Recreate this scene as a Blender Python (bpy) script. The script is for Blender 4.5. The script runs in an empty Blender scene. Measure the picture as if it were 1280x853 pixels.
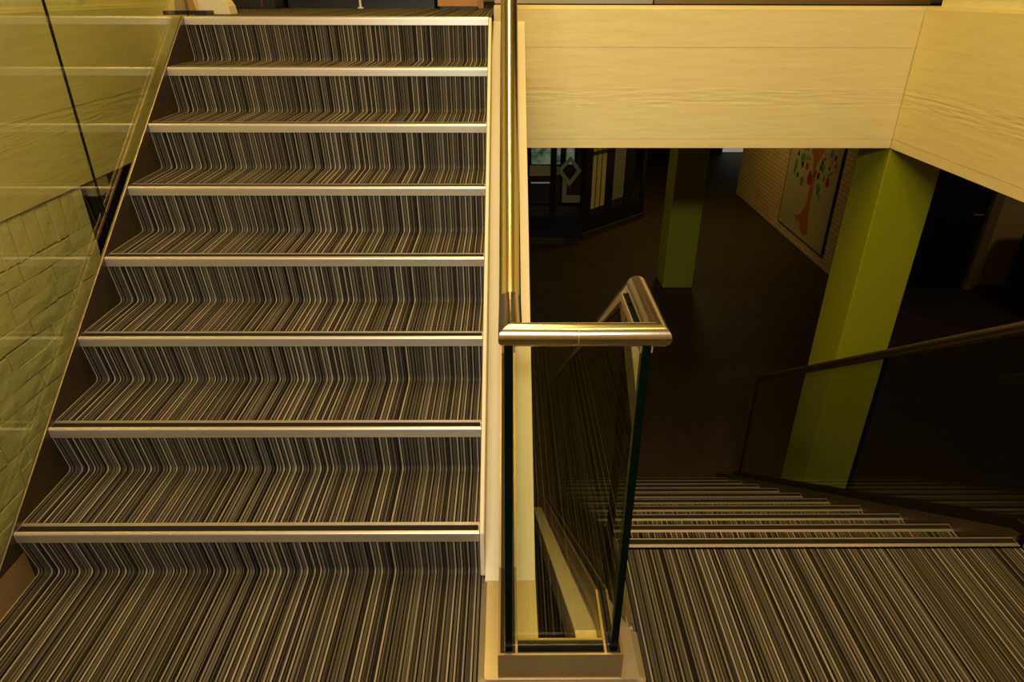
import bpy, bmesh, math, random
from mathutils import Matrix, Vector
random.seed(7)
col = bpy.context.scene.collection
sc = bpy.context.scene

# ---------------------------------------------------------------- camera
f_px, tilt, yaw, roll = 835.99, 0.48103, -0.008156, 0.0026765
CAM = Vector((0.08128, -1.46424, 1.5773))
F = Vector((-math.sin(yaw)*math.cos(tilt), math.cos(yaw)*math.cos(tilt), -math.sin(tilt)))
Rv = Vector((math.cos(yaw), math.sin(yaw), 0)); Uv = Rv.cross(F)
R2 = math.cos(roll)*Rv + math.sin(roll)*Uv; U2 = -math.sin(roll)*Rv + math.cos(roll)*Uv
cam = bpy.data.objects.new('camera', bpy.data.cameras.new('camera')); col.objects.link(cam)
m = Matrix((R2, U2, -F)).transposed().to_4x4(); m.translation = CAM
cam.matrix_world = m
cam.data.sensor_width = 36; cam.data.lens = f_px/1280*36; cam.data.clip_start = 0.02
sc.camera = cam

# ---------------------------------------------------------------- light
sc.view_settings.view_transform = 'Standard'; sc.view_settings.look = 'None'
sc.view_settings.gamma = 1; sc.view_settings.use_curve_mapping = False
sc.view_settings.exposure = -0.14
w = bpy.data.worlds.new('world'); sc.world = w; w.use_nodes = True
w.node_tree.nodes['Background'].inputs[0].default_value = (1.0, 0.80, 0.42, 1)
w.node_tree.nodes['Background'].inputs[1].default_value = 0.03
def area(name, loc, target, sx, sy, power, colr):
    l = bpy.data.lights.new(name, 'AREA'); l.shape = 'RECTANGLE'; l.size = sx; l.size_y = sy
    l.energy = power; l.color = colr
    o = bpy.data.objects.new(name, l); col.objects.link(o); o.location = loc
    o.rotation_euler = (Vector(target)-Vector(loc)).to_track_quat('-Z', 'Y').to_euler()
    return o
WARM = (1.0, 0.65, 0.16); PALE = (1.0, 0.93, 0.78)
area('ceiling_light_upper', (0.10, 1.15, 3.95), (0.10, 1.15, 0), 0.28, 2.2, 66, WARM)
area('ceiling_light_landing', (0.1, -0.8, 3.95), (0.1, -0.8, 0), 1.6, 0.3, 40, WARM)
r_ = area('rear_light', (-0.05, -2.75, 2.6), (0.05, 1.0, 1.0), 1.2, 0.22, 26, PALE)  # unseen pale light behind the camera, hung free below the ceiling
r_.data.spread = math.radians(90)
area('hall_fill_left', (-0.3, 6.4, 0.84), (0.4, 6.4, -2), 0.5, 0.5, 8, (1.0, 0.72, 0.22))  # fill added from the left to light the far column's side, no fitting
area('hall_fill_far', (2.9, 9.2, 0.84), (3.6, 9.2, -2), 0.5, 0.5, 16, (1.0, 0.72, 0.20))  # unseen fill, turned up to brighten the brick wall
area('side_room_fill', (6.9, 4.4, 0.84), (6.9, 5.6, -2), 0.4, 0.4, 5, (1.0, 0.72, 0.30))  # added fill that lifts the white wall, no lamp known in there

# ---------------------------------------------------------------- materials
def mat(name): 
    mt = bpy.data.materials.new(name); mt.use_nodes = True
    nt = mt.node_tree; return mt, nt, nt.nodes['Principled BSDF']
def N(nt, t, **k):
    n = nt.nodes.new(t)
    for a, b in k.items(): setattr(n, a, b)
    return n
def math_n(nt, op, a, b=None, c=None):
    n = N(nt, 'ShaderNodeMath', operation=op)
    for i, v in enumerate((a, b, c)):
        if v is None: continue
        if isinstance(v, (int, float)): n.inputs[i].default_value = v
        else: nt.links.new(v, n.inputs[i])
    return n.outputs[0]
def plain(name, c, rough=0.5, metal=0.0, noise=0.0, scale=40, bump=0.0, stretch=(1, 1, 1), spec=0.5):
    mt, nt, b = mat(name)
    b.inputs['Base Color'].default_value = (*c, 1); b.inputs['Roughness'].default_value = rough
    b.inputs['Metallic'].default_value = metal; b.inputs['Specular IOR Level'].default_value = spec
    if noise or bump:
        g = N(nt, 'ShaderNodeNewGeometry'); mp = N(nt, 'ShaderNodeMapping'); mp.inputs['Scale'].default_value = stretch
        nt.links.new(g.outputs['Position'], mp.inputs[0])
        no = N(nt, 'ShaderNodeTexNoise'); no.inputs['Scale'].default_value = scale; no.inputs['Detail'].default_value = 5
        nt.links.new(mp.outputs[0], no.inputs['Vector'])
        if noise:
            mx = N(nt, 'ShaderNodeMix', data_type='RGBA'); nt.links.new(no.outputs[0], mx.inputs[0])
            mx.inputs[6].default_value = (*[v*(1-noise) for v in c], 1); mx.inputs[7].default_value = (*[min(1, v*(1+noise)) for v in c], 1)
            nt.links.new(mx.outputs[2], b.inputs['Base Color'])
        if bump:
            bp = N(nt, 'ShaderNodeBump'); bp.inputs['Strength'].default_value = 1; bp.inputs['Distance'].default_value = bump
            nt.links.new(no.outputs[0], bp.inputs['Height']); nt.links.new(bp.outputs[0], b.inputs['Normal'])
    return mt

def carpet_mat():
    mt, nt, b = mat('striped_carpet')
    g = N(nt, 'ShaderNodeNewGeometry'); sx = N(nt, 'ShaderNodeSeparateXYZ'); nt.links.new(g.outputs['Position'], sx.inputs[0])
    nz = N(nt, 'ShaderNodeTexNoise'); nz.inputs['Scale'].default_value = 900; nz.inputs['Detail'].default_value = 1
    nt.links.new(g.outputs['Position'], nz.inputs['Vector'])
    jit = math_n(nt, 'MULTIPLY', math_n(nt, 'SUBTRACT', nz.outputs[0], 0.5), 0.0012)
    x = math_n(nt, 'ADD', sx.outputs[0], jit)
    def cells(wid, off):
        wn = N(nt, 'ShaderNodeTexWhiteNoise', noise_dimensions='1D')
        nt.links.new(math_n(nt, 'ADD', math_n(nt, 'FLOOR', math_n(nt, 'DIVIDE', x, wid)), off), wn.inputs['W'])
        return wn.outputs['Value']
    P_ = 0.0205
    fr = math_n(nt, 'FRACT', math_n(nt, 'DIVIDE', x, P_))
    r1 = cells(P_, 0.5); r2 = cells(P_, 31.5); r3 = cells(P_, 77.5); r4 = cells(P_, 123.5); c5 = cells(0.0083, 211.5); c6 = cells(0.0017, 311.5)
    def line(center, half, soft=0.02):
        d = math_n(nt, 'ABSOLUTE', math_n(nt, 'SUBTRACT', fr, center))
        mr = N(nt, 'ShaderNodeMapRange'); mr.inputs[1].default_value = half-soft; mr.inputs[2].default_value = half+soft
        mr.inputs[3].default_value = 1; mr.inputs[4].default_value = 0
        nt.links.new(d, mr.inputs[0]); return mr.outputs[0]
    pc = math_n(nt, 'ADD', math_n(nt, 'MULTIPLY', r1, 0.16), 0.16)
    pale = math_n(nt, 'MULTIPLY', line(pc, 0.115), math_n(nt, 'ADD', math_n(nt, 'MULTIPLY', r2, 0.80), 0.28))
    dark = math_n(nt, 'MULTIPLY', line(math_n(nt, 'ADD', pc, 0.22), 0.085), math_n(nt, 'GREATER_THAN', r3, 0.25))
    zone = math_n(nt, 'MULTIPLY', math_n(nt, 'GREATER_THAN', fr, 0.58), math_n(nt, 'LESS_THAN', fr, math_n(nt, 'ADD', math_n(nt, 'MULTIPLY', r4, 0.42), 0.62)))
    fine = math_n(nt, 'MULTIPLY', zone, math_n(nt, 'LESS_THAN', math_n(nt, 'FRACT', math_n(nt, 'DIVIDE', x, 0.0031)), 0.46))
    fine = math_n(nt, 'MULTIPLY', fine, math_n(nt, 'ADD', math_n(nt, 'MULTIPLY', r3, 0.42), 0.28))
    base = math_n(nt, 'ADD', math_n(nt, 'MULTIPLY', math_n(nt, 'MULTIPLY', c5, c5), 0.24), math_n(nt, 'ADD', math_n(nt, 'MULTIPLY', c6, 0.05), 0.0))
    lum = math_n(nt, 'MULTIPLY', math_n(nt, 'MAXIMUM', math_n(nt, 'MAXIMUM', pale, fine), base), math_n(nt, 'SUBTRACT', 1.0, math_n(nt, 'MULTIPLY', dark, 0.75)))
    rr = N(nt, 'ShaderNodeValToRGB'); e = rr.color_ramp.elements
    e[0].position = 0; e[0].color = (0.004, 0.0037, 0.003, 1); e[1].position = 1; e[1].color = (0.385, 0.34, 0.235, 1)
    k = e.new(0.15); k.color = (0.042, 0.037, 0.031, 1); k = e.new(0.45); k.color = (0.155, 0.137, 0.102, 1)
    nt.links.new(lum, rr.inputs[0])
    mx = N(nt, 'ShaderNodeMix', data_type='RGBA', blend_type='MULTIPLY'); mx.inputs[0].default_value = 1
    nt.links.new(rr.outputs[0], mx.inputs[6])
    v = math_n(nt, 'ADD', math_n(nt, 'MULTIPLY', nz.outputs[0], 1.1), 0.42)
    cb = N(nt, 'ShaderNodeCombineXYZ')
    for i in range(3): nt.links.new(v, cb.inputs[i])
    nt.links.new(cb.outputs[0], mx.inputs[7]); nt.links.new(mx.outputs[2], b.inputs['Base Color'])
    c3 = c6
    b.inputs['Roughness'].default_value = 0.95; b.inputs['Specular IOR Level'].default_value = 0.1
    bp = N(nt, 'ShaderNodeBump'); bp.inputs['Distance'].default_value = 0.0012; bp.inputs['Strength'].default_value = 0.8
    nt.links.new(math_n(nt, 'ADD', nz.outputs[0], math_n(nt, 'MULTIPLY', c3, 0.5)), bp.inputs['Height']); nt.links.new(bp.outputs[0], b.inputs['Normal'])
    return mt
CARPET = carpet_mat()

def glass_mat(name, tint):
    mt = bpy.data.materials.new(name); mt.use_nodes = True; nt = mt.node_tree; nt.nodes.clear()
    out = N(nt, 'ShaderNodeOutputMaterial'); mix = N(nt, 'ShaderNodeMixShader')
    tr = N(nt, 'ShaderNodeBsdfTransparent'); tr.inputs[0].default_value = (*tint, 1)
    gl = N(nt, 'ShaderNodeBsdfGlossy'); gl.inputs['Roughness'].default_value = 0.0; gl.inputs[0].default_value = (1, 1, 1, 1)
    fr = N(nt, 'ShaderNodeFresnel'); g = N(nt, 'ShaderNodeNewGeometry')
    ior = math_n(nt, 'ADD', math_n(nt, 'MULTIPLY', g.outputs['Backfacing'], 1/1.52-1.52), 1.52)
    nt.links.new(ior, fr.inputs['IOR'])
    nt.links.new(fr.outputs[0], mix.inputs[0]); nt.links.new(tr.outputs[0], mix.inputs[1]); nt.links.new(gl.outputs[0], mix.inputs[2])
    nt.links.new(mix.outputs[0], out.inputs[0])
    return mt
GLASS = glass_mat('clear_glass_slightly_green', (0.91, 0.94, 0.86))
GLASS_HALL = glass_mat('hall_glass', (0.85, 0.88, 0.82))
GLASS_EDGE = plain('green_glass_edge', (0.0006, 0.0045, 0.0018), 0.3, spec=0.15)
GLASS_LEFT = glass_mat('green_tinted_glass', (0.88, 0.92, 0.82))
def brushed(name, c, rough, axis, metal=1.0):
    s = [60, 60, 60]; s[axis] = 1.5
    return plain(name, c, rough, metal, noise=0.10, scale=12, stretch=tuple(s), bump=0.00006)
TUBE_X = brushed('brushed_steel_tube_across', (0.66, 0.60, 0.48), 0.2, 0)
TUBE_Y = brushed('brushed_steel_tube_along', (0.66, 0.60, 0.48), 0.2, 1)
STEEL = plain('satin_steel_plate', (0.55, 0.50, 0.41), 0.36, 1.0, noise=0.06, scale=8)
SHOE = plain('satin_steel_shoe', (0.48, 0.35, 0.17), 0.38, 0.65, noise=0.05, scale=10)
GASKET = plain('black_gasket', (0.02, 0.018, 0.015), 0.6)
SKIRT = plain('dark_bronze_steel', (0.16, 0.125, 0.085), 0.42, 0.9, noise=0.10, scale=5)
ALU = plain('satin_aluminium_nosing', (0.74, 0.70, 0.62), 0.38, 0.85, noise=0.05, scale=30, stretch=(0.1, 1, 1))
INSERT = plain('dark_grip_strip', (0.016, 0.013, 0.010), 0.8, spec=0.2)
CREAM = plain('cream_painted_steel', (0.86, 0.78, 0.60), 0.38, noise=0.03, scale=6)
CREAM_WALL = plain('cream_board_marked_concrete', (0.80, 0.70, 0.36), 0.75, noise=0.04, scale=5, bump=0.0035, stretch=(0.8, 0.8, 5))
ROUGH_GRAIN = plain('cream_board_marked_concrete_coarse_grain', (0.80, 0.70, 0.36), 0.75, noise=0.04, scale=11, bump=0.006, stretch=(0.55, 0.55, 6))
ROUGH_WALL = plain('rough_painted_masonry', (0.80, 0.73, 0.42), 0.85, noise=0.05, scale=13, bump=0.010)
PLASTER = plain('plain_plaster', (0.62, 0.54, 0.36), 0.85, noise=0.04, scale=4)
CEIL = plain('ceiling_white', (0.7, 0.62, 0.45), 0.9)
GREEN = plain('green_paint', (0.32, 0.34, 0.004), 0.5, noise=0.03, scale=3)
DARK = plain('dark_frame_paint', (0.006, 0.006, 0.006), 0.4)
BLACKDOOR = plain('black_door_paint', (0.004, 0.004, 0.004), 0.5)
NAVY = plain('navy_panel', (0.008, 0.009, 0.016), 0.4)
RED = plain('red_edge', (0.25, 0.02, 0.01), 0.5)
WOOD = plain('honey_wood', (0.50, 0.24, 0.035), 0.45, noise=0.15, scale=12, stretch=(1, 1, 8))
BROWN = plain('brown_board', (0.33, 0.21, 0.07), 0.6, noise=0.1, scale=10)
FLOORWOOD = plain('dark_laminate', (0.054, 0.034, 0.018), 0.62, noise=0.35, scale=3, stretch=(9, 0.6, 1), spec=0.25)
GREY_PANEL = plain('pale_grey_panel', (0.55, 0.50, 0.42), 0.6)
FROST = plain('frosted_film', (0.50, 0.56, 0.66), 0.7)
BLACK_FABRIC = plain('black_fabric', (0.012, 0.011, 0.011), 0.9, noise=0.2, scale=60)
POSTER = plain('poster_paper', (0.40, 0.35, 0.16), 0.6)
TRUNK = plain('poster_trunk_print', (0.36, 0.10, 0.010), 0.7)
PR = plain('poster_red_print', (0.30, 0.012, 0.006), 0.7); PG = plain('poster_green_print', (0.10, 0.20, 0.02), 0.7)
PK = plain('poster_dark_print', (0.02, 0.01, 0.02), 0.7); PO = plain('poster_ochre_print', (0.45, 0.22, 0.03), 0.7)
def emit(name, c, s):
    mt, nt, b = mat(name); b.inputs['Base Color'].default_value = (0, 0, 0, 1)
    b.inputs['Emission Color'].default_value = (*c, 1); b.inputs['Emission Strength'].default_value = s
    return mt
def garden_mat():
    mt, nt, b = mat('daylit_garden'); b.inputs['Base Color'].default_value = (0, 0, 0, 1)
    g = N(nt, 'ShaderNodeNewGeometry'); no = N(nt, 'ShaderNodeTexNoise'); no.inputs['Scale'].default_value = 7; no.inputs['Detail'].default_value = 6
    nt.links.new(g.outputs['Position'], no.inputs['Vector'])
    r = N(nt, 'ShaderNodeValToRGB'); r.color_ramp.elements[0].position = .35; r.color_ramp.elements[0].color = (0.02, 0.05, 0.015, 1)
    r.color_ramp.elements[1].position = .65; r.color_ramp.elements[1].color = (0.20, 0.24, 0.17, 1)
    nt.links.new(no.outputs[0], r.inputs[0]); nt.links.new(r.outputs[0], b.inputs['Emission Color']); b.inputs['Emission Strength'].default_value = 0.8
    return mt
GARDEN = garden_mat()
LITROOM = emit('lit_room_beyond', (0.30, 0.19, 0.025), 0.36)
LITROOM2 = emit('dim_room_beyond', (0.12, 0.085, 0.02), 0.38)
DAY = emit('daylight_gap', (0.8, 0.8, 0.62), 0.32)
def white_brick():
    mt, nt, b = mat('far_white_brick')
    g = N(nt, 'ShaderNodeNewGeometry'); s = N(nt, 'ShaderNodeSeparateXYZ'); c = N(nt, 'ShaderNodeCombineXYZ')
    nt.links.new(g.outputs['Position'], s.inputs[0]); nt.links.new(s.outputs[1], c.inputs[0]); nt.links.new(s.outputs[2], c.inputs[1])
    br = N(nt, 'ShaderNodeTexBrick'); nt.links.new(c.outputs[0], br.inputs['Vector'])
    br.inputs['Scale'].default_value = 1; br.inputs['Brick Width'].default_value = .22; br.inputs['Row Height'].default_value = .065
    br.inputs['Mortar Size'].default_value = .006
    br.inputs['Color1'].default_value = (0.55, 0.40, 0.15, 1); br.inputs['Color2'].default_value = (0.60, 0.44, 0.17, 1); br.inputs['Mortar'].default_value = (0.34, 0.24, 0.08, 1)
    nt.links.new(br.outputs[0], b.inputs['Base Color']); b.inputs['Roughness'].default_value = .85
    bp = N(nt, 'ShaderNodeBump'); bp.inputs['Distance'].default_value = .004; bp.invert = True
    nt.links.new(br.outputs['Fac'], bp.inputs['Height']); nt.links.new(bp.outputs[0], b.inputs['Normal'])
    return mt
WBRICK = white_brick()

# ---------------------------------------------------------------- helpers (all shapes given in world metres)
def empty(name, loc, label=None, cat=None, group=None, kind=None):
    o = bpy.data.objects.new(name, None); o.empty_display_size = 0.1; col.objects.link(o); o.location = loc
    tag(o, label, cat, group, kind); return o
def tag(o, label=None, cat=None, group=None, kind=None):
    if label: o['label'] = label
    if cat: o['category'] = cat
    if group: o['group'] = group
    if kind: o['kind'] = kind
    return o
def wloc(o):
    v = Vector((0, 0, 0))
    while o is not None: v = v + o.location; o = o.parent
    return v
def obj(name, bm, mats, parent=None, loc=None, bevel=0.0, seg=2, smooth=False):
    bmesh.ops.recalc_face_normals(bm, faces=bm.faces[:])
    if bevel:
        es = [e for e in bm.edges if len(e.link_faces) == 2 and e.calc_face_angle(0) > 0.5]
        bmesh.ops.bevel(bm, geom=es, offset=bevel, segments=seg, profile=0.6, affect='EDGES', clamp_overlap=True)
    base = wloc(parent) if parent else Vector((0, 0, 0))
    org = Vector(loc) if loc else base
    bmesh.ops.translate(bm, verts=bm.verts[:], vec=-org)
    me = bpy.data.meshes.new(name); bm.to_mesh(me); bm.free()
    for mm in (mats if isinstance(mats, (list, tuple)) else [mats]): me.materials.append(mm)
    if smooth:
        for p in me.polygons: p.use_smooth = True
    o = bpy.data.objects.new(name, me); col.objects.link(o)
    if parent: o.parent = parent
    o.location = org - base
    return o
def struct(name, bm, mats, **k):
    o = obj(name, bm, mats, **k); o['kind'] = 'structure'; return o
def box(x0, x1, y0, y1, z0, z1, bm=None):
    bm = bm or bmesh.new()
    r = bmesh.ops.create_cube(bm, size=1)
    for v in r['verts']:
        v.co = Vector(((x0+x1)/2+v.co.x*(x1-x0), (y0+y1)/2+v.co.y*(y1-y0), (z0+z1)/2+v.co.z*(z1-z0)))
    return bm
def prism(poly, a0, a1, axis='x', bm=None, mi=0, side_mi=None):
    """extrude polygon of the other two axes (x: (y,z); y: (x,z); z: (x,y)) from a0 to a1"""
    bm = bm or bmesh.new()
    mk = {'x': lambda a, p: (a, p[0], p[1]), 'y': lambda a, p: (p[0], a, p[1]), 'z': lambda a, p: (p[0], p[1], a)}[axis]
    A = [bm.verts.new(mk(a0, p)) for p in poly]; B = [bm.verts.new(mk(a1, p)) for p in poly]
    f1 = bm.faces.new(A); f2 = bm.faces.new(list(reversed(B))); f1.material_index = f2.material_index = mi
    for i in range(len(poly)):
        j = (i+1) % len(poly)
        q = bm.faces.new((A[i], B[i], B[j], A[j])); q.material_index = mi if side_mi is None else side_mi
    return bm
def ribbon(path, h0, h1, x0, x1, bm=None, **k):
    return prism([(y, z+h0) for y, z in path] + [(y, z+h1) for y, z in reversed(path)], x0, x1, 'x', bm, **k)
def sheet(profile, x0, x1, bm=None):
    bm = bm or bmesh.new()
    A = [bm.verts.new((x0, y, z)) for y, z in profile]; B = [bm.verts.new((x1, y, z)) for y, z in profile]
    for i in range(len(profile)-1): bm.faces.new((A[i], B[i], B[i+1], A[i+1]))
    return bm
def tube(pts, r, seg=28, caps=True, bm=None):
    bm = bm or bmesh.new(); pts = [Vector(p) for p in pts]; n = len(pts)
    d0 = (pts[1]-pts[0]).normalized(); ref = Vector((0, 0, 1)) if abs(d0.z) < .9 else Vector((1, 0, 0))
    u = d0.cross(ref).normalized(); v = d0.cross(u).normalized()
    ring = [pts[0] + r*(math.cos(t)*u + math.sin(t)*v) for t in [2*math.pi*i/seg for i in range(seg)]]
    rings = [[bm.verts.new(p) for p in ring]]
    cur = ring
    for i in range(1, n):
        d = (pts[i]-pts[i-1]).normalized()
        nrm = d if i == n-1 else (d + (pts[i+1]-pts[i]).normalized()).normalized()
        cur = [p + d*((pts[i]-p).dot(nrm)/d.dot(nrm)) for p in cur]
        rings.append([bm.verts.new(p) for p in cur])
    for a, b in zip(rings, rings[1:]):
        for i in range(seg):
            fc = bm.faces.new((a[i], a[(i+1) % seg], b[(i+1) % seg], b[i])); fc.smooth = True
    bm.edges.ensure_lookup_table()
    for rg in rings:
        for i in range(seg):
            ed = bm.edges.get((rg[i], rg[(i+1) % seg]))
            if ed: ed.smooth = False
    if caps: bm.faces.new(rings[0]); bm.faces.new(list(reversed(rings[-1])))
    return bm
def copy_part(src, parent, dloc=(0, 0, 0)):
    c = src.copy(); col.objects.link(c); c.parent = parent; c.location = src.location + Vector(dloc)
    return c

# ---------------------------------------------------------------- measures
h, g = 0.185, 0.26135; K = h/g
W, Y0, XR = 1.349, 0.172, 1.734
YB, XB, XL = 2.02, 2.045, -1.66       # fascia planes around the stairwell
ZF, ZU, ZB, ZT = -1.85, 8*h, 0.872, 1.522
XRT = 0.436                            # left end of the lower flight

# ---------------------------------------------------------------- structure
# half landing
bm = bmesh.new()
prism([(-1.66, -2.9), (2.045, -2.9), (2.045, -0.12), (XR, -0.12), (XR, 0.125), (XRT, 0.125), (XRT, -0.345), (0.008, -0.345), (0.008, 0.03), (-1.349, 0.03), (-1.66, 0.03)], -0.02, 0.0, 'z', bm)
struct('floor', bm, CARPET)
bm = prism([(-1.66, -2.9), (2.045, -2.9), (2.045, -0.12), (XR, -0.12), (XR, 0.10), (XRT, 0.10), (XRT-.02, -0.25), (0.16, -0.25), (0.16, 0.02), (-1.66, 0.02)], -0.24, -0.0205, 'z')
struct('trim_7', bm, PLASTER)
# upper floor
struct('floor', prism([(-1.36, 1.885), (0.02, 1.885), (0.02, 7.0), (-1.66, 7.0), (-1.66, 2.95), (-1.36, 2.95)], ZU-0.02, ZU, 'z'), CARPET)
struct('floor', box(0.02, 6.0, YB+0.22, 7.0, ZU-0.02, ZU), CARPET)
struct('ceiling', box(-6.0, 9.0, YB+0.23, 16.0, ZB+0.03, ZU-0.021), CEIL)
struct('ceiling', box(XB+0.23, 9.0, -3.0, YB+0.23, ZB+0.03, ZU-0.021), CEIL)
struct('ceiling', box(-1.9, 6.0, -3.1, 7.1, 4.05, 4.15), CEIL)
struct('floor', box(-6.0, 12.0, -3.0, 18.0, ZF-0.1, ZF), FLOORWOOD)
# upper walls
struct('wall_back', box(-1.9, 6.0, -3.1, -2.95, ZF, 4.05), PLASTER)
struct('wall_front', box(-1.9, 6.0, 7.0, 7.12, ZU, 4.05), PLASTER)
struct('wall_right', box(XB+0.04, XB+0.24, -2.95, YB-0.05, ZT, 4.05), ROUGH_WALL)
struct('wall_left', box(XL-0.24, XL-0.02, -2.95, 7.0, ZT, 4.05), ROUGH_WALL)
# lower hall walls
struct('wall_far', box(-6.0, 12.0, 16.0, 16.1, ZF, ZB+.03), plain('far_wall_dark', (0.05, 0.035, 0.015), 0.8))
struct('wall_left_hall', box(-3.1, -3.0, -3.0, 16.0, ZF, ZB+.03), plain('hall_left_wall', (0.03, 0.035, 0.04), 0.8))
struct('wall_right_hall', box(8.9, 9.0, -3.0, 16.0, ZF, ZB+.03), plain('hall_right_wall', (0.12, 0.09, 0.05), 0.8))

# board-marked concrete fascias: a core plus the separate board impressions
def boards(core, along, a0, a1, face, sign, axis, zs):
    for i in range(len(zs)-1):
        z0, z1 = zs[i], zs[i+1]; t = 0.010 + random.uniform(-0.0010, 0.0010)
        cuts = [a0] + sorted(random.uniform(a0+.4, a1-.4) for _ in range(1 if a1-a0 > 1.6 and i % 2 else 0)) + [a1]
        mtl = ROUGH_GRAIN if i == 2 else CREAM_WALL
        for c0, c1 in zip(cuts, cuts[1:]):
            tt = t + random.uniform(-0.0006, 0.0006)
            if axis == 'x': b = box(c0, c1, face-tt, face+0.004, z0+0.0001, z1-0.0001)
            else:
                xs = sorted((face-sign*0.004, face+sign*tt)); b = box(xs[0], xs[1], c0, c1, z0+0.0001, z1-0.0001)
            obj('board', b, mtl, core, bevel=0.0005, seg=1)
zs = [ZB, 0.918, 1.075, 1.165, 1.345, ZT-0.012]
core = struct('wall_front_fascia', box(0.02, XB+0.2, YB+0.010, YB+0.22, ZB, ZT), CREAM_WALL, bevel=0.004)
boards(core, 'x', 0.022, XB-0.001, YB+0.010, -1, 'x', zs)
core = struct('wall_right_fascia', box(XB+0.010, XB+0.22, -2.94, YB+0.009, ZB, ZT), CREAM_WALL, bevel=0.004)
boards(core, 'y', -1.6, YB-0.001, XB+0.010, -1, 'y', zs)
core = struct('wall_left_fascia', box(XL-0.22, XL-0.010, -2.94, 3.3, ZB, ZT), CREAM_WALL, bevel=0.004)
boards(core, 'y', -1.6, 3.28, XL-0.010, 1, 'y', zs)

# rough painted masonry below the left fascia, stones one by one
back = struct('wall_left_lower', box(XL-0.22, XL-0.030, -2.94, 1.28, ZF, ZB-0.001), ROUGH_WALL)
def stone_mesh(L, Hh, D):
    bm = bmesh.new(); nx, nz = 4, 2
    gv = {}
    for i in range(nx+1):
        for j in range(nz+1):
            ed = (i in (0, nx)) or (j in (0, nz))
            px = (-0.0016 if ed else 0) + (0 if ed else random.uniform(-.0012, .0012))
            gv[i, j] = bm.verts.new((px, L*(i/nx) + random.uniform(-.005, .005)*(0 < i < nx), Hh*(j/nz) + random.uniform(-.004, .004)))
    for i in range(nx):
        for j in range(nz): bm.faces.new((gv[i, j], gv[i+1, j], gv[i+1, j+1], gv[i, j+1]))
    rim = [gv[i, 0] for i in range(nx+1)] + [gv[nx, j] for j in range(1, nz+1)] + [gv[i, nz] for i in range(nx-1, -1, -1)] + [gv[0, j] for j in range(nz-1, 0, -1)]
    bk = [bm.verts.new((-D-.004, v.co.y, v.co.z)) for v in rim]
    for a in range(len(rim)):
        b = (a+1) % len(rim); bm.faces.new((rim[a], rim[b], bk[b], bk[a]))
    return bm
variants = []
for k in range(7):
    Ls = (0.20, 0.24, 0.28, 0.17, 0.31, 0.22, 0.26)[k]
    bmv = stone_mesh(Ls-0.006, 0.0635, 0.022)
    bmesh.ops.recalc_face_normals(bmv, faces=bmv.faces[:])
    me = bpy.data.meshes.new('stone'); bmv.to_mesh(me); bmv.free(); me.materials.append(ROUGH_WALL); variants.append((Ls, me))
z = -0.42; row = 0
while z < ZB-0.19:
    y = 1.278; 
    first = True
    while y > -0.35:
        Ls, me = random.choice(variants)
        o = bpy.data.objects.new('stone', me); col.objects.link(o); o.parent = back
        y -= Ls if not (first and row % 2) else Ls
        o.location = (XL-0.008, y, z + random.uniform(-.003, .003)); first = False
        o.rotation_euler = (random.uniform(-.02, .02), 0, random.uniform(-.015, .015))
    z += 0.0665; row += 1
sold = bpy.data.meshes.new('stone'); bmv = stone_mesh(0.072, ZB-0.004-z, 0.022)
bmesh.ops.recalc_face_normals(bmv, faces=bmv.faces[:]); bmv.to_mesh(sold); bmv.free(); sold.materials.append(ROUGH_WALL)
y = 1.278
while y > -0.35:
    y -= 0.077; o = bpy.data.objects.new('stone', sold); col.objects.link(o); o.parent = back
    o.location = (XL-0.008+random.uniform(-.002, .002), y, z+.001)
# timber block and dark niche beyond the end of that wall
t = obj('timber_block', box(-1.71, -1.665, 1.365, 1.47, 0.798, 0.868), plain('pale_timber', (0.42, 0.30, 0.12), 0.7, noise=0.2, scale=20), bevel=.004)
tag(t, 'small brown timber block under the left concrete beam, seen through glass', 'wood block')

# green columns
def column(x0, x1, y0, y1, zt, label):
    e = empty('column', ((x0+x1)/2, (y0+y1)/2, ZF), label, 'column')
    obj('shaft', box(x0, x1, y0, y1, ZF+0.012, zt), GREEN, e, bevel=.006)
    obj('base_joint', box(x0+.012, x1-.012, y0+.012, y1-.012, ZF, ZF+0.02), DARK, e)
column(XB+0.006, XB+0.300, YB+0.006, YB+0.32, ZB-0.001, 'near broad green column under the corner of the concrete beams')
column(2.108, 2.491, 6.58, 6.99, ZB+.028, 'distant green square column standing on the dark hall floor')

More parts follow.
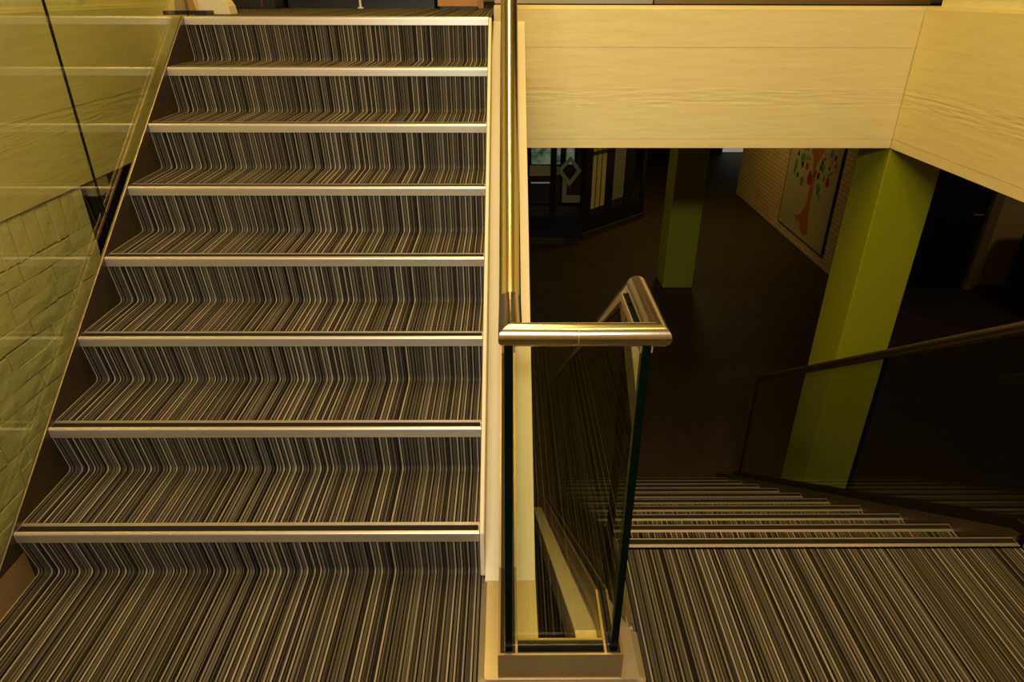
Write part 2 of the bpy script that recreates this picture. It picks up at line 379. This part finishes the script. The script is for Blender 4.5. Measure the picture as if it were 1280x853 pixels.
# ---------------------------------------------------------------- stair flights
R_ = 0.035
def nosing_profile(s, yf, zt):
    """closed outline (y,z): s=+1 faces the camera (upper flight), -1 faces away. front at yf, depth away from the front"""
    P = [(0.0, -0.034)]
    for k in range(7):
        a = math.pi/2*k/6; P.append((0.009-0.009*math.cos(a), -0.009+0.009*math.sin(a)))
    P += [(0.010, 0.0), (0.010, -0.0015), (0.032, -0.0015), (0.032, 0.0), (0.045, 0.0), (0.045, -0.006), (0.006, -0.006), (0.006, -0.034)]
    return [(yf + s*y, zt + zz) for y, zz in P]
def riser_profile(s, yf, zt):
    P = [(0.010, -0.006), (0.007, -0.036)]
    base = 0.034; rr = 0.022; dirv = Vector((base-0.008, -h+0.036)).normalized()
    P.append((base-dirv.x*rr*1.0-0.000, -h+rr*1.0))
    for k in range(1, 6):
        tq = k/6; a0 = Vector(P[2]); c = Vector((base, -h)); b0 = Vector((base-rr if s < 0 and False else base-0.024, -h))
    # cove swings towards the tread in front of the riser
    a0 = Vector((base-dirv.x*rr, -h-dirv.y*rr)); c = Vector((base, -h)); b0 = Vector((base-0.022, -h))
    P[2] = tuple(a0)
    for k in range(1, 7):
        q = k/6; v = a0*(1-q)**2 + c*2*q*(1-q) + b0*q*q; P.append(tuple(v))
    return [(yf + s*y, zt + zz) for y, zz in P]
def make_step(parent, s, x0, x1, yf, zt, tread_to):
    """one step whose riser top / nosing front is at (yf, zt)"""
    prof = [(yf + s*0.045, zt), (tread_to, zt)]
    c = sheet(prof, x0, x1)
    st = obj('step', c, CARPET, parent, loc=((x0+x1)/2, yf, zt))
    obj('riser', sheet(riser_profile(s, yf, zt), x0, x1), CARPET, st)
    nz = obj('nosing', prism(nosing_profile(s, yf, zt), x0+0.001, x1-0.001, 'x'), ALU, st, smooth=False)
    obj('grip_strip', box(x0+.004, x1-.004, min(yf+s*.0105, yf+s*.0315), max(yf+s*.0105, yf+s*.0315), zt-.0014, zt-.0002), INSERT, st)
    return st

up = empty('staircase', (-0.67, 0.0, 0.0), 'striped carpet flight climbing to the upper floor on the left', 'staircase')
for i in range(1, 9):
    yf, zt = (i-1)*g, i*h
    make_step(up, 1, -W, 0.0, yf, zt, yf+g+0.012 if i < 8 else yf+0.06)
# body under the flight
bodyp = [(0.04, -0.02), (0.04, h-0.05)]
for i in range(1, 8): bodyp += [((i-1)*g+0.045, i*h-0.004), (i*g+0.045, i*h-0.004)]
bodyp += [(7*g+0.045, 8*h-0.03), (7*g+0.14, 8*h-0.03), (7*g+0.14, 8*h-0.27), (0.22, -0.14)]
obj('concrete_body', prism(bodyp, -W+0.002, -0.002, 'x'), PLASTER, up)
sk = [(0.0125, 0.006), (0.0125, 0.1045), (-0.10, 0.106), (-0.10, h-0.10*K), (7*g, 8*h), (7*g+0.12, 8*h), (7*g+0.12, 8*h-0.36), (0.20, -0.02), (0.02, 0.006)]
obj('side_skirt', prism(sk, -W-0.010, -W, 'x'), SKIRT, up)
obj('skirt_edge', prism([(-0.10, h-0.10*K), (7*g, 8*h), (7*g, 8*h+.0012), (-0.10, h-0.10*K+.0012)], -W-0.0035, -W+.0006, 'x'), STEEL, up)
cl = [(0.0, 0.012), (0.0, h-0.004), (7*g, 8*h-0.004), (7*g+0.12, 8*h-0.004), (7*g+0.12, 8*h-0.25), (0.06, 0.012)]
obj('side_closure', prism(cl, 0.0005, 0.0135, 'x'), CREAM, up, bevel=.002, seg=1)

dn = empty('staircase', (1.085, 1.3, ZF), 'striped carpet flight descending to the dark lower hall on the right', 'staircase')
for k in range(0, 10):
    yf, zt = Y0+k*g, -k*h
    make_step(dn, -1, XRT, XR, yf, zt, yf-g-0.03 if k else yf-0.055)
bodyp = [(0.11, -0.03)]
for k in range(0, 10): bodyp += [(Y0+k*g-0.045, -k*h-0.004), (Y0+k*g-0.045, -(k+1)*h-0.004)]
bodyp = bodyp[:-1] + [(Y0+9*g-0.045, ZF), (Y0+9*g-0.35, ZF), (0.0, -0.30), (0.0, -0.03)]
obj('concrete_body', prism(bodyp, XRT+0.002, XR-0.002, 'x'), PLASTER, dn)
L = lambda y, o: -K*(y-Y0)+o
yE = Y0+9*g+0.25
obj('side_skirt', prism([(Y0-0.02, 0.026), (Y0+0.02, L(Y0+0.02, .028)), (Y0+9*g+.2, L(Y0+9*g+.2, .028)), (Y0+9*g+.2, ZF), (Y0+8*g+.1, ZF), (Y0-0.02, -0.26)], XR, XR+0.010, 'x'), SKIRT, dn)
obj('side_closure', prism([(-0.16, -0.002), (Y0, -0.002), (Y0+9*g, L(Y0+9*g, 0)), (Y0+9*g, ZF), (Y0+8*g+.1, ZF), (-0.16, -0.06)], XRT-0.012, XRT-0.0005, 'x'), STEEL, dn)

# ---------------------------------------------------------------- upstand round the well (trim_n)
yt = -0.02; T = lambda y: 0.012+K*(y-yt)           # sloped, beside the upper flight
pth = [(yt, 0.012), (YB+0.005, T(YB+0.005))]
bm = prism([(yt, 0.012), (YB+0.008, T(YB+0.008)), (YB+0.008, T(YB)-0.22), (yt+0.16, -0.02), (yt, -0.02)], 0.014, 0.165, 'x')
struct('trim_1', bm, CREAM, bevel=.002, seg=1)
yd = -0.195; D_ = lambda y: 0.010-K*(y-yd)
bm = prism([(yd, 0.010), (2.30, D_(2.30)), (2.30, D_(2.30)-0.12), (yd, -0.12)], 0.268, XRT-0.013, 'x')
struct('trim_2', bm, CREAM, bevel=.002, seg=1)
# flat plate on the landing: bevelled frame with rounded front corners
bm = bmesh.new()
def plate(x0, x1, y0, y1, rc_left, rc_right):
    pts = []
    def arc(cx_, cy_, r, a0, a1):
        for k in range(7):
            a = math.radians(a0+(a1-a0)*k/6); pts.append((cx_+r*math.cos(a), cy_+r*math.sin(a)))
    r = 0.012
    arc(x0+r, y0+r, r, 180, 270) if rc_left else pts.append((x0, y0))
    arc(x1-r, y0+r, r, 270, 360) if rc_right else pts.append((x1, y0))
    return pts
outer = plate(0.005, 0.440, -0.348, 0, True, True)
innr = plate(0.021, 0.421, -0.345, 0, True, True)
yl, yr2 = yt+0.0005, yd-0.0005
o_top = [(0.005, yl)] + outer + [(0.440, yr2)]
i_top = [(0.021, yl)] + innr + [(0.421, yr2)]
ov = [bm.verts.new((x, y, 0.001)) for x, y in o_top]; iv = [bm.verts.new((x, y, 0.012)) for x, y in i_top]
for a in range(len(ov)-1): bm.faces.new((ov[a], ov[a+1], iv[a+1], iv[a]))
q = [bm.verts.new((x, y, 0.012)) for x, y in ((0.268, yr2), (0.268, -0.262), (0.165, -0.262), (0.165, yl))]
bm.faces.new(iv + q)
dv = [bm.verts.new((x, y, -0.02)) for x, y in o_top + [(0.268, yr2), (0.268, -0.262), (0.165, -0.262), (0.165, yl)]]
allv = ov + q
for a in range(len(allv)):
    b = (a+1) % len(allv)
    try: bm.faces.new((allv[a], allv[b], dv[b], dv[a]))
    except Exception: pass
struct('trim_3', bm, plain('satin_steel_landing_plate', (0.72, 0.62, 0.44), 0.42, 0.75, noise=0.05, scale=7))

# ---------------------------------------------------------------- well balustrade
wb = empty('glass_balustrade', (0.215, -0.3, 0.012), 'glass balustrade with steel handrail wrapping round the open well', 'balustrade')
def shoe(parent, path, hgt, x0, x1, name='base_channel'):
    bm = bmesh.new(); tk = 0.006
    ribbon(path, 0, hgt, x0, x0+tk, bm); ribbon(path, 0, hgt, x1-tk, x1, bm); ribbon(path, 0, hgt*.6, x0+tk, x1-tk, bm)
    o = obj(name, bm, SHOE, parent)
    xm = (x0+x1)/2
    bm = bmesh.new(); ribbon(path, hgt*.6, hgt-.006, x0+tk, xm-.0088, bm); ribbon(path, hgt*.6, hgt-.006, xm+.0088, x1-tk, bm)
    obj('rubber_gasket', bm, GASKET, o)
    return o
hs = 0.090
LX0, LX1 = 0.057, 0.107; RX0, RX1 = 0.326, 0.373
lp = [(-0.336, 0.012), (-0.052, 0.012), (1.93, 0.012+K*1.982)]
# vertical height grows slightly on the slope so the channel keeps its thickness
shoe(wb, lp, hs, LX0, LX1)
rp = [(-0.336, 0.012), (-0.135, 0.012), (2.25, 0.012-K*2.385)]
shoe(wb, rp, hs, RX0, RX1)
bm = bmesh.new()
box(LX0, RX1, -0.342, -0.336, 0.012, 0.102, bm); box(LX1-.004, RX0+.004, -0.298, -0.292, 0.012, 0.102, bm); box(LX1-.01, RX0+.01, -0.336, -0.298, 0.012, 0.07, bm)
fs = obj('base_channel', bm, SHOE, wb)
bm = bmesh.new(); box(LX0+.006, RX1-.006, -0.336, -0.3265, 0.07, 0.095, bm); box(LX1-.008, RX0+.008, -0.3075, -0.298, 0.07, 0.095, bm)
obj('rubber_gasket', bm, GASKET, fs)
HZ, HR = 0.990, 0.0235
yLb, yRb = -0.150, -0.075
def pane(name, parent, poly, x0, x1, GLASS=None):
    GLASS = GLASS or (GLASS_LEFT if x1 < -1 else globals()['GLASS'])
    bm = prism(poly, x0, x1, 'x', mi=0, side_mi=1); return obj(name, bm, [GLASS, GLASS_EDGE], parent)
glx = 0.0755, 0.0925; grx = 0.343, 0.360
tp = HZ-0.016
lt = lambda y: tp+K*(y-yLb); lb = lambda y: 0.07+K*(y+0.052)
pane('glass_pane', wb, [(-0.326, 0.072), (-0.09, 0.072), (-0.09, lt(-0.09)), (yLb, tp), (-0.326, tp)], *glx)
pane('glass_pane', wb, [(-0.082, 0.072), (-0.052, 0.072), (0.95, lb(0.95)), (0.95, lt(0.95)), (-0.082, lt(-0.082))], *glx)
pane('glass_pane', wb, [(0.958, lb(0.958)), (1.92, lb(1.92)), (1.92, lt(1.92)), (0.958, lt(0.958))], *glx)
rt = lambda y: tp-K*(y-yRb); rb = lambda y: 0.07-K*(y+0.135)
pane('glass_pane', wb, [(-0.326, 0.072), (-0.140, 0.072), (-0.140, tp), (-0.326, tp)], *grx)
pane('glass_pane', wb, [(-0.132, 0.068), (1.0, rb(1.0)), (1.0, rt(1.0)), (yRb, tp), (-0.132, tp)], *grx)
pane('glass_pane', wb, [(1.008, rb(1.008)), (2.10, rb(2.10)), (2.10, rt(2.10)), (1.008, rt(1.008))], *grx)
bm = prism([(0.0935, 0.072), (0.342, 0.072), (0.342, tp), (0.0935, tp)], -0.3255, -0.3085, 'y', mi=0, side_mi=1)
obj('glass_pane', bm, [GLASS, GLASS_EDGE], wb)
hx0, hx1, hy = 0.0875, 0.3725, -0.312
bm = bmesh.new()
tube([(hx0, 1.95, HZ+K*(1.95-yLb)), (hx0, yLb, HZ), (hx0, hy, HZ), (0.217, hy, HZ)], HR, bm=bm)
hr = obj('handrail', bm, TUBE_Y, wb)
# the crosswise tube gets its own brushed direction; cut where the photo shows the joint ring
bm = bmesh.new()
tube([(0.2185, hy, HZ), (hx1, hy, HZ), (hx1, yRb, HZ), (hx1, 2.12, HZ-K*(2.12-yRb))], HR, bm=bm)
hr2 = obj('handrail', bm, TUBE_Y, wb)
obj('joint_ring', tube([(0.2168, hy, HZ), (0.2187, hy, HZ)], HR-.0008), SHOE, hr2)
# saddle rail between glass and tube
for hrp, path, x in ((hr, [(hy-.012, HZ-.022), (yLb, HZ-.022), (1.93, HZ-.022+K*(1.93-yLb))], 0.084), (hr2, [(hy-.012, HZ-.022), (yRb, HZ-.022), (2.08, HZ-.022-K*(2.08-yRb))], 0.3515)):
    bm = bmesh.new(); ribbon(path, -0.012, 0.006, x-.0125, x-.0092, bm); ribbon(path, -0.012, 0.006, x+.0092, x+.0125, bm)
    obj('saddle_strip', bm, SHOE, hrp)

# ---------------------------------------------------------------- left balustrade
lbz = empty('glass_balustrade', (-1.38, 0.0, 0.0), 'green-tinted glass balustrade along the left side of the climbing flight', 'balustrade')
NL = lambda y: h+K*y
bm = bmesh.new()
kp = [(-2.6, 0.0), (0.0, 0.0)]
tk = .006
ribbon(kp, 0.0005, 0.104, -1.355, -1.349, bm); ribbon(kp, .0005, 0.104, -1.404, -1.398, bm); ribbon(kp, .0005, .05, -1.398, -1.355, bm)
box(-1.404, -1.3492, 0.0, 0.012, .0005, 0.104, bm)
ch = obj('base_channel', bm, SHOE, lbz)
bm = bmesh.new(); ribbon(kp, .05, .098, -1.366, -1.355, bm); ribbon(kp, .05, .098, -1.398, -1.387, bm); obj('rubber_gasket', bm, GASKET, ch)
bm = bmesh.new(); sp = [(0.02, 0.105), (1.93, 0.105+K*1.91)]
ribbon(sp, -.05, 0.0, -1.404, -1.398, bm); ribbon(sp, -.05, -.03, -1.398, -1.3595, bm)
obj('base_channel', bm, SHOE, lbz)
gx = -1.3815, -1.3735
jt = 0.905
topL = lambda y: 1.02+K*(max(y, -.1)+.1)
pane('glass_pane', lbz, [(-2.55, 0.055), (-1.08, 0.055), (-1.08, topL(-1)), (-2.55, topL(-1))], *gx)
pane('glass_pane', lbz, [(-1.07, 0.055), (0.012, 0.055), (0.10, 0.128), (jt, 0.08+K*(jt-.02)), (jt, topL(jt)), (-.1, topL(-.1)), (-1.07, topL(-1))], *gx)
pane('glass_pane', lbz, [(jt+.004, 0.08+K*(jt-.016)), (1.95, 0.08+K*1.93), (1.95, topL(1.95)), (jt+.004, topL(jt+.004))], *gx)
obj('handrail', tube([(-1.377, -2.55, 1.04), (-1.377, -0.1, 1.04), (-1.377, 1.95, 1.04+K*2.05)], HR), TUBE_Y, lbz)

# ---------------------------------------------------------------- right balustrade
rbz = empty('glass_balustrade', (1.775, 0.2, 0.0), 'dark reflecting glass balustrade along the right side of the descending flight', 'balustrade')
xr0, xr1 = 1.7455, 1.800
bm = bmesh.new()
dp = [(-2.6, 0.0005), (Y0-.05, 0.0005)]
ribbon(dp, 0, 0.104, xr0-.010, xr0-.004, bm); ribbon(dp, 0, .104, xr1-.006, xr1, bm); ribbon(dp, 0, .05, xr0-.004, xr1-.006, bm)
ch = obj('base_channel', bm, SHOE, rbz)
bm = bmesh.new(); ribbon(dp, .05, .098, xr0-.004, 1.763, bm); ribbon(dp, .05, .098, 1.781, xr1-.006, bm); obj('rubber_gasket', bm, GASKET, ch)
sp = [(Y0-.045, 0.065), (Y0+.03, 0.05), (2.45, L(2.45, .055))]
bm = bmesh.new(); ribbon(sp, -.10, 0.0, xr0, 1.752, bm); ribbon(sp, -.10, 0.0, xr1-.006, xr1, bm); ribbon(sp, -.10, -.05, 1.752, xr1-.006, bm)
ch = obj('base_channel', bm, plain('near_black_steel', (0.03, 0.026, 0.02), 0.4, 0.8), rbz)
bm = bmesh.new(); ribbon(sp, -.05, -.004, 1.752, 1.763, bm); ribbon(sp, -.05, -.004, 1.781, xr1-.006, bm); obj('rubber_gasket', bm, GASKET, ch)
def rtop(y): return 0.632+.93-0.62 if y < -.1 else 0.632-0.7*(y-0.45)
rail = [(1.78, -2.55, 1.02), (1.78, -0.104, 1.02), (1.78, 2.39, -0.72)]
def rz(y): return 1.02 if y < -.104 else 1.02-(y+.104)*(1.74/2.494)
j2 = 1.125
rgx = 1.7635, 1.7810
lo = lambda y: L(y, 0.015)
pane('glass_pane', rbz, [(-2.55, .055), (-1.2, .055), (-1.2, 1.0), (-2.55, 1.0)], *rgx)
pane('glass_pane', rbz, [(-1.19, .055), (Y0-.04, .055), (Y0+.04, lo(Y0+.04)), (j2, lo(j2)), (j2, rz(j2)-.02), (-.104, 1.0), (-1.19, 1.0)], *rgx)
pane('glass_pane', rbz, [(j2+.009, lo(j2+.009)), (2.40, lo(2.40)), (2.40, rz(2.40)-.02), (j2+.009, rz(j2)-.026)], *rgx)
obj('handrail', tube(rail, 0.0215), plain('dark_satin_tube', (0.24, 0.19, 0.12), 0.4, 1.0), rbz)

# ---------------------------------------------------------------- things on the upper floor
b = obj('floor_block', prism([(-1.375, ZU), (-1.228, ZU), (-1.232, ZU+.035), (-1.245, ZU+.058), (-1.268, ZU+.070), (-1.375, ZU+.072)], 2.07, 2.17, 'y'), plain('cream_block', (0.72, 0.64, 0.42), .6), bevel=.003)
tag(b, 'cream block with a rounded top corner on the upper floor at the stair head', 'block')
e = empty('bracket_stand', (-1.44, 2.02, ZU), 'brown tapered foot on a dark plate beside the cream block', 'stand')
obj('base_plate', box(-1.50, -1.30, 1.97, 2.06, ZU+.0005, ZU+.018), DARK, e, bevel=.002)
obj('foot', prism([(-1.455, ZU+.018), (-1.375, ZU+.018), (-1.40, ZU+.14), (-1.44, ZU+.14)], 2.0, 2.05, 'y'), BROWN, e, bevel=.002)
c = empty('cabinet', (-0.87, 3.75, ZU), 'long cream cabinet front on a dark plinth at the top of the stairs', 'cabinet')
obj('plinth', box(-1.37, -0.40, 3.52, 4.0, ZU, ZU+.055), DARK, c)
obj('front_panel', box(-1.38, -0.385, 3.49, 4.02, ZU+.056, ZU+.8), plain('cream_cabinet', (.66, .57, .36), .5), c, bevel=.003)
c = empty('cabinet', (-1.5, 3.5, ZU), 'dark navy cabinet with a thin red edge at the top of the stairs', 'cabinet')
obj('carcass', box(-1.655, -1.385, 3.27, 3.7, ZU, ZU+.9), NAVY, c, bevel=.002)
obj('red_edge', box(-1.465, -1.458, 3.262, 3.27, ZU+.01, ZU+.88), RED, c)
p = empty('post', (-0.873, 3.42, ZU), 'thin pale post standing in front of the long cream cabinet', 'post')
obj('pole', tube([(-.873, 3.42, ZU+.008), (-.873, 3.42, ZU+.9)], .008, 12), CREAM, p)
obj('foot', tube([(-.873, 3.42, ZU), (-.873, 3.42, ZU+.009)], .02, 16), CREAM, p)
c = empty('box', (-.22, 3.6, ZU), 'honey-coloured wooden box on the upper floor beside the handrail', 'box')
obj('carcass', box(-.375, -.10, 3.48, 3.78, ZU+.012, ZU+.40), WOOD, c, bevel=.003)
obj('skid', box(-.36, -.115, 3.49, 3.77, ZU, ZU+.012), DARK, c)
obj('corner_strip', box(-.108, -.072, 3.462, 3.479, ZU+.001, ZU+.40), BROWN, c)
c = empty('cabinet', (.62, 3.7, ZU), 'pale grey low cabinet behind the beam at the top edge of the photo', 'cabinet')
obj('carcass', box(.0, 1.05, 3.5, 3.9, ZU+.03, ZU+.8), GREY_PANEL, c, bevel=.003); obj('plinth', box(.02, 1.03, 3.53, 3.88, ZU, ZU+.03), DARK, c)
c = empty('cabinet', (1.8, 3.7, ZU), 'brown low cabinet behind the beam, right of the grey cabinet', 'cabinet')
obj('carcass', box(1.06, 2.9, 3.5, 3.9, ZU+.03, ZU+.8), BROWN, c, bevel=.003); obj('plinth', box(1.08, 2.88, 3.53, 3.88, ZU, ZU+.03), DARK, c)

# ---------------------------------------------------------------- lower hall: glazed entrance screen
VY = 8.35
vs = empty('entrance_screen', (1.0, VY, ZF), 'dark-framed glazed entrance screen at the far left of the lower hall', 'glazed screen')
obj('sill', box(-1.2, 1.085, VY-.03, VY+.05, ZF+.0, ZF+.10), plain('dim_brown_sill', (.06, .045, .02), .6), vs, bevel=.004)
obj('lower_panel', box(-1.2, 1.2, VY+.0, VY+.03, ZF+.10, ZF+.42), DARK, vs)
for x0, x1 in ((.30, .41), (.715, .80), (1.17, 1.23), (-.3, -.2)):
    obj('mullion', box(x0, x1, VY-.03, VY+.05, ZF+.10, ZB+.02), DARK, vs, bevel=.004)
obj('rail', box(-1.2, 1.2, VY-.02, VY+.04, -1.26, -1.215), DARK, vs)
for x0, x1 in ((-.2, .30), (.41, .715), (.80, 1.17)):
    gp = obj('glass_pane', box(x0, x1, VY+.005, VY+.013, -1.43, ZB), GLASS_HALL, vs)
fy = VY-.002
obj('frosted_band', prism([(.41, -.812), (.715, -.812), (.715, -.661), (.41, -.661)], fy, fy+.004, 'y'), FROST, vs)
bm = bmesh.new()
prism([(.80, -.80), (.845, -.80), (.845, -.672), (.80, -.672)], fy, fy+.004, 'y', bm)
cxx, czz = 1.005, -.735
O = [(-.185, 0), (0, .215), (.165, 0), (0, -.235)]; I = [(-.115, 0), (0, .13), (.10, 0), (0, -.14)]
for a in range(4):
    b2 = (a+1) % 4
    prism([(cxx+O[a][0], czz+O[a][1]), (cxx+O[b2][0], czz+O[b2][1]), (cxx+I[b2][0], czz+I[b2][1]), (cxx+I[a][0], czz+I[a][1])], fy, fy+.004, 'y', bm)
prism([(.90, -1.21), (1.17, -1.21), (1.17, -1.10), (.965, -1.10), (.965, -.90), (.90, -.83)], fy, fy+.004, 'y', bm)
obj('frosted_diamond', bm, FROST, vs)
# angled part
P0 = Vector((1.12, 8.435, 0)); P1 = Vector((2.39, 9.69, 0)); dv_ = (P1-P0); LN = dv_.length; dv_.normalize(); nn = Vector((dv_.y, -dv_.x, 0))
def angbox(s0, s1, d0, d1, z0, z1):
    bm = bmesh.new(); A = []
    pl = [P0+dv_*s0+nn*d0, P0+dv_*s1+nn*d0, P0+dv_*s1+nn*d1, P0+dv_*s0+nn*d1]
    return prism([(p.x, p.y) for p in pl], z0, z1, 'z', bm)
obj('sill', angbox(-.2, LN, -.05, .05, ZF, ZF+.10), plain('dim_brown_sill_angled', (.05, .035, .018), .6), vs, bevel=.004)
obj('lower_panel', angbox(0, LN, -.01, .02, ZF+.1, ZF+.36), DARK, vs)
PA = Vector((1.085, 8.4, 0)); off_ = (P0-PA).dot(dv_)
S = lambda q: q-off_
for s0, s1 in ((-0.02, .40), (.76, .94), (1.26, 1.50), (1.72, 1.835)):
    obj('mullion', angbox(S(s0), S(s1), -.012, .012, ZF+.1, ZB+.02), DARK, vs, bevel=.004)
obj('glass_pane', angbox(S(.40), S(.76), -.005, .005, ZF+.30, ZB), GLASS_HALL, vs)
obj('glass_pane', angbox(S(.94), S(1.26), -.005, .005, ZF+.36, ZB), GLASS_HALL, vs)
for q in (.52, .64): obj('glazing_bar', angbox(S(q), S(q)+.012, -.014, -.006, ZF+.36, ZB), DARK, vs)
obj('glazing_bar', angbox(S(.40), S(.76), -.014, -.006, -.60, -.54), DARK, vs)
struct('window_1', angbox(S(.34), S(.80), -.06, -.04, ZF+.42, ZB), LITROOM)
struct('window_2', angbox(S(.90), S(1.30), -.06, -.04, ZF+.46, ZB), LITROOM2)
struct('window_3', box(.42, 1.12, VY+.25, VY+.27, -.70, ZB), GARDEN)
for x0, x1 in ((.15, .44), (.87, .95)): obj('screen_post', box(x0, x1, VY+.14, VY+.20, -1.2, ZB), DARK, vs)
struct('trim_4', box(.44, .80, VY+.5, VY+.52, -1.05, -1.035), emit('pale_line_glow', (.5, .5, .6), .35))  # thin glowing bar drawn for the pale line across the screen
# far end of the hall
struct('window_4', box(5.25, 6.2, 14.9, 14.95, ZF+.02, ZF+1.0), DAY)
struct('door_2', box(4.95, 5.24, 14.8, 14.9, ZF, ZF+2.1), DARK)
# white brick wall with the tree poster
struct('wall_brick', box(4.47, 4.75, 6.7, 11.17, ZF+.012, ZB+.02), WBRICK)
struct('baseboard_right', box(4.465, 4.75, 6.7, 11.18, ZF, ZF+.012), DARK)
po = empty('poster', (4.46, 8.15, -1.68), 'large framed poster of a tree with red and green leaves on the white brick wall', 'poster')
obj('sheet', box(4.452, 4.462, 7.33, 8.98, -1.665, 0.35), POSTER, po)
bm = bmesh.new()
for y0, y1, z0, z1 in ((7.30, 7.32, -1.68, .38), (8.98, 8.985, -1.68, .38), (7.32, 8.98, -1.68, -1.665), (7.33, 8.98, .35, .38)): box(4.446, 4.466, y0, y1, z0, z1, bm)
obj('frame', bm, plain('grey_poster_frame', (.05, .05, .035), .5), po)
bm = bmesh.new()
xf = 4.4505
prism([(8.50, -1.42), (8.38, -1.44), (8.30, -1.50), (8.22, -1.44), (8.12, -1.56), (7.98, -1.60), (7.86, -1.54), (7.94, -1.35), (7.97, -1.11), (8.00, -.78), (8.03, -.60), (7.92, -.40), (7.80, -.15), (7.86, -.12), (8.02, -.32), (8.05, -.05), (8.12, -.05), (8.13, -.34), (8.30, -.20), (8.34, -.24), (8.20, -.44), (8.12, -.62), (8.09, -.80), (8.10, -1.15), (8.20, -1.33), (8.36, -1.40)], xf, xf+.001, 'x', bm)
obj('printed_trunk', bm, TRUNK, po)
def disc(y, z, ry, rz_, mt, nm='printed_leaf'):
    pts = [(y+ry*.78*math.cos(a), z+rz_*.78*math.sin(a)) for a in [2*math.pi*k/14 for k in range(14)]]
    obj(nm, prism(pts, xf-.0006, xf+.0004, 'x'), mt, po)
leaf = [(8.148, -.807, .11, .11, PR), (7.592, -.723, .07, .09, PR), (8.713, -.825, .05, .06, PG), (8.70, -.72, .07, .10, PG), (8.398, -.893, .08, .09, PG), (7.83, -.852, .09, .07, PG),
        (7.82, -.93, .05, .05, PG), (7.833, -.562, .09, .09, PG), (8.576, -.847, .04, .05, PK), (7.896, -.699, .05, .06, PK), (7.51, -.371, .04, .05, PK), (7.615, -.533, .03, .04, PK), (8.31, -.66, .06, .07, PR),
        (7.442, -.483, .07, .10, PO), (8.497, -.586, .10, .10, PG), (7.992, -.41, .04, .05, PO), (8.678, -.55, .04, .05, PK), (7.60, -.44, .05, .08, PO), (7.743, -.97, .03, .05, PG), (7.627, -.34, .06, .07, PG),
        (8.481, -.676, .06, .05, PG), (8.40, -.40, .06, .07, PR), (7.90, -.22, .07, .07, PR), (8.25, -.08, .08, .07, PG), (7.70, -.10, .07, .07, PG), (8.60, -.25, .07, .08, PO), (7.72, -.69, .03, .06, PG), (8.02, -.72, .03, .05, PK)]
for l_ in leaf: disc(*l_)
rl = random.Random(3)
for k in range(34):
    a = rl.uniform(0, 2*math.pi); q = math.sqrt(rl.uniform(.1, 1))
    disc(8.06+.66*q*math.cos(a), -.34+.42*q*math.sin(a), rl.uniform(.02, .04), rl.uniform(.03, .055), rl.choice((PG, PG, PR, PO, PK)))
# right-hand room: black door, white wall, dark chair
struct('wall_right_black', box(4.76, 6.03, 6.62, 6.75, ZF, ZB+.02), BLACKDOOR)
d = struct('door_1', box(5.1, 5.98, 6.585, 6.62, ZF+.005, .15), BLACKDOOR)
obj('door_handle', tube([(5.86, 6.58, -.85), (5.86, 6.54, -.85), (5.97, 6.54, -.85)], .010, 10), STEEL, d)
obj('door_plate', box(5.84, 5.885, 6.578, 6.586, -.95, -.76), plain('dull_plate', (.12, .09, .05), .4, .8), d)
struct('wall_white', box(6.05, 8.9, 6.54, 6.75, ZF+.05, ZB+.02), plain('hall_white_wall', (.66, .50, .27), .8), bevel=.003)
struct('baseboard_1', box(6.17, 8.9, 6.525, 6.54, ZF, ZF+.06), DARK)
struct('trim_5', box(6.04, 6.16, 6.53, 6.75, ZF, ZB), plain('door_casing', (.36, .27, .16), .6))
ch = empty('armchair', (6.75, 5.85, ZF), 'dark upholstered armchair in front of the white wall at the right edge', 'armchair')
def soft(x0, x1, y0, y1, z0, z1, nm, bev, rot=0):
    return obj(nm, box(x0, x1, y0, y1, z0, z1), BLACK_FABRIC, ch, bevel=bev, seg=4, smooth=True)
soft(6.38, 7.10, 5.55, 6.10, ZF+.12, ZF+.45, 'seat', .06)
soft(6.30, 7.15, 6.05, 6.28, ZF+.12, ZF+.98, 'backrest', .10)
soft(6.28, 6.42, 5.52, 6.12, ZF+.12, ZF+.62, 'armrest', .05)
soft(7.06, 7.20, 5.52, 6.12, ZF+.12, ZF+.62, 'armrest', .05)
for x, y in ((6.34, 5.6), (7.14, 5.6), (6.36, 6.2), (7.12, 6.2)): obj('leg', box(x-.02, x+.02, y-.02, y+.02, ZF, ZF+.13), DARK, ch)
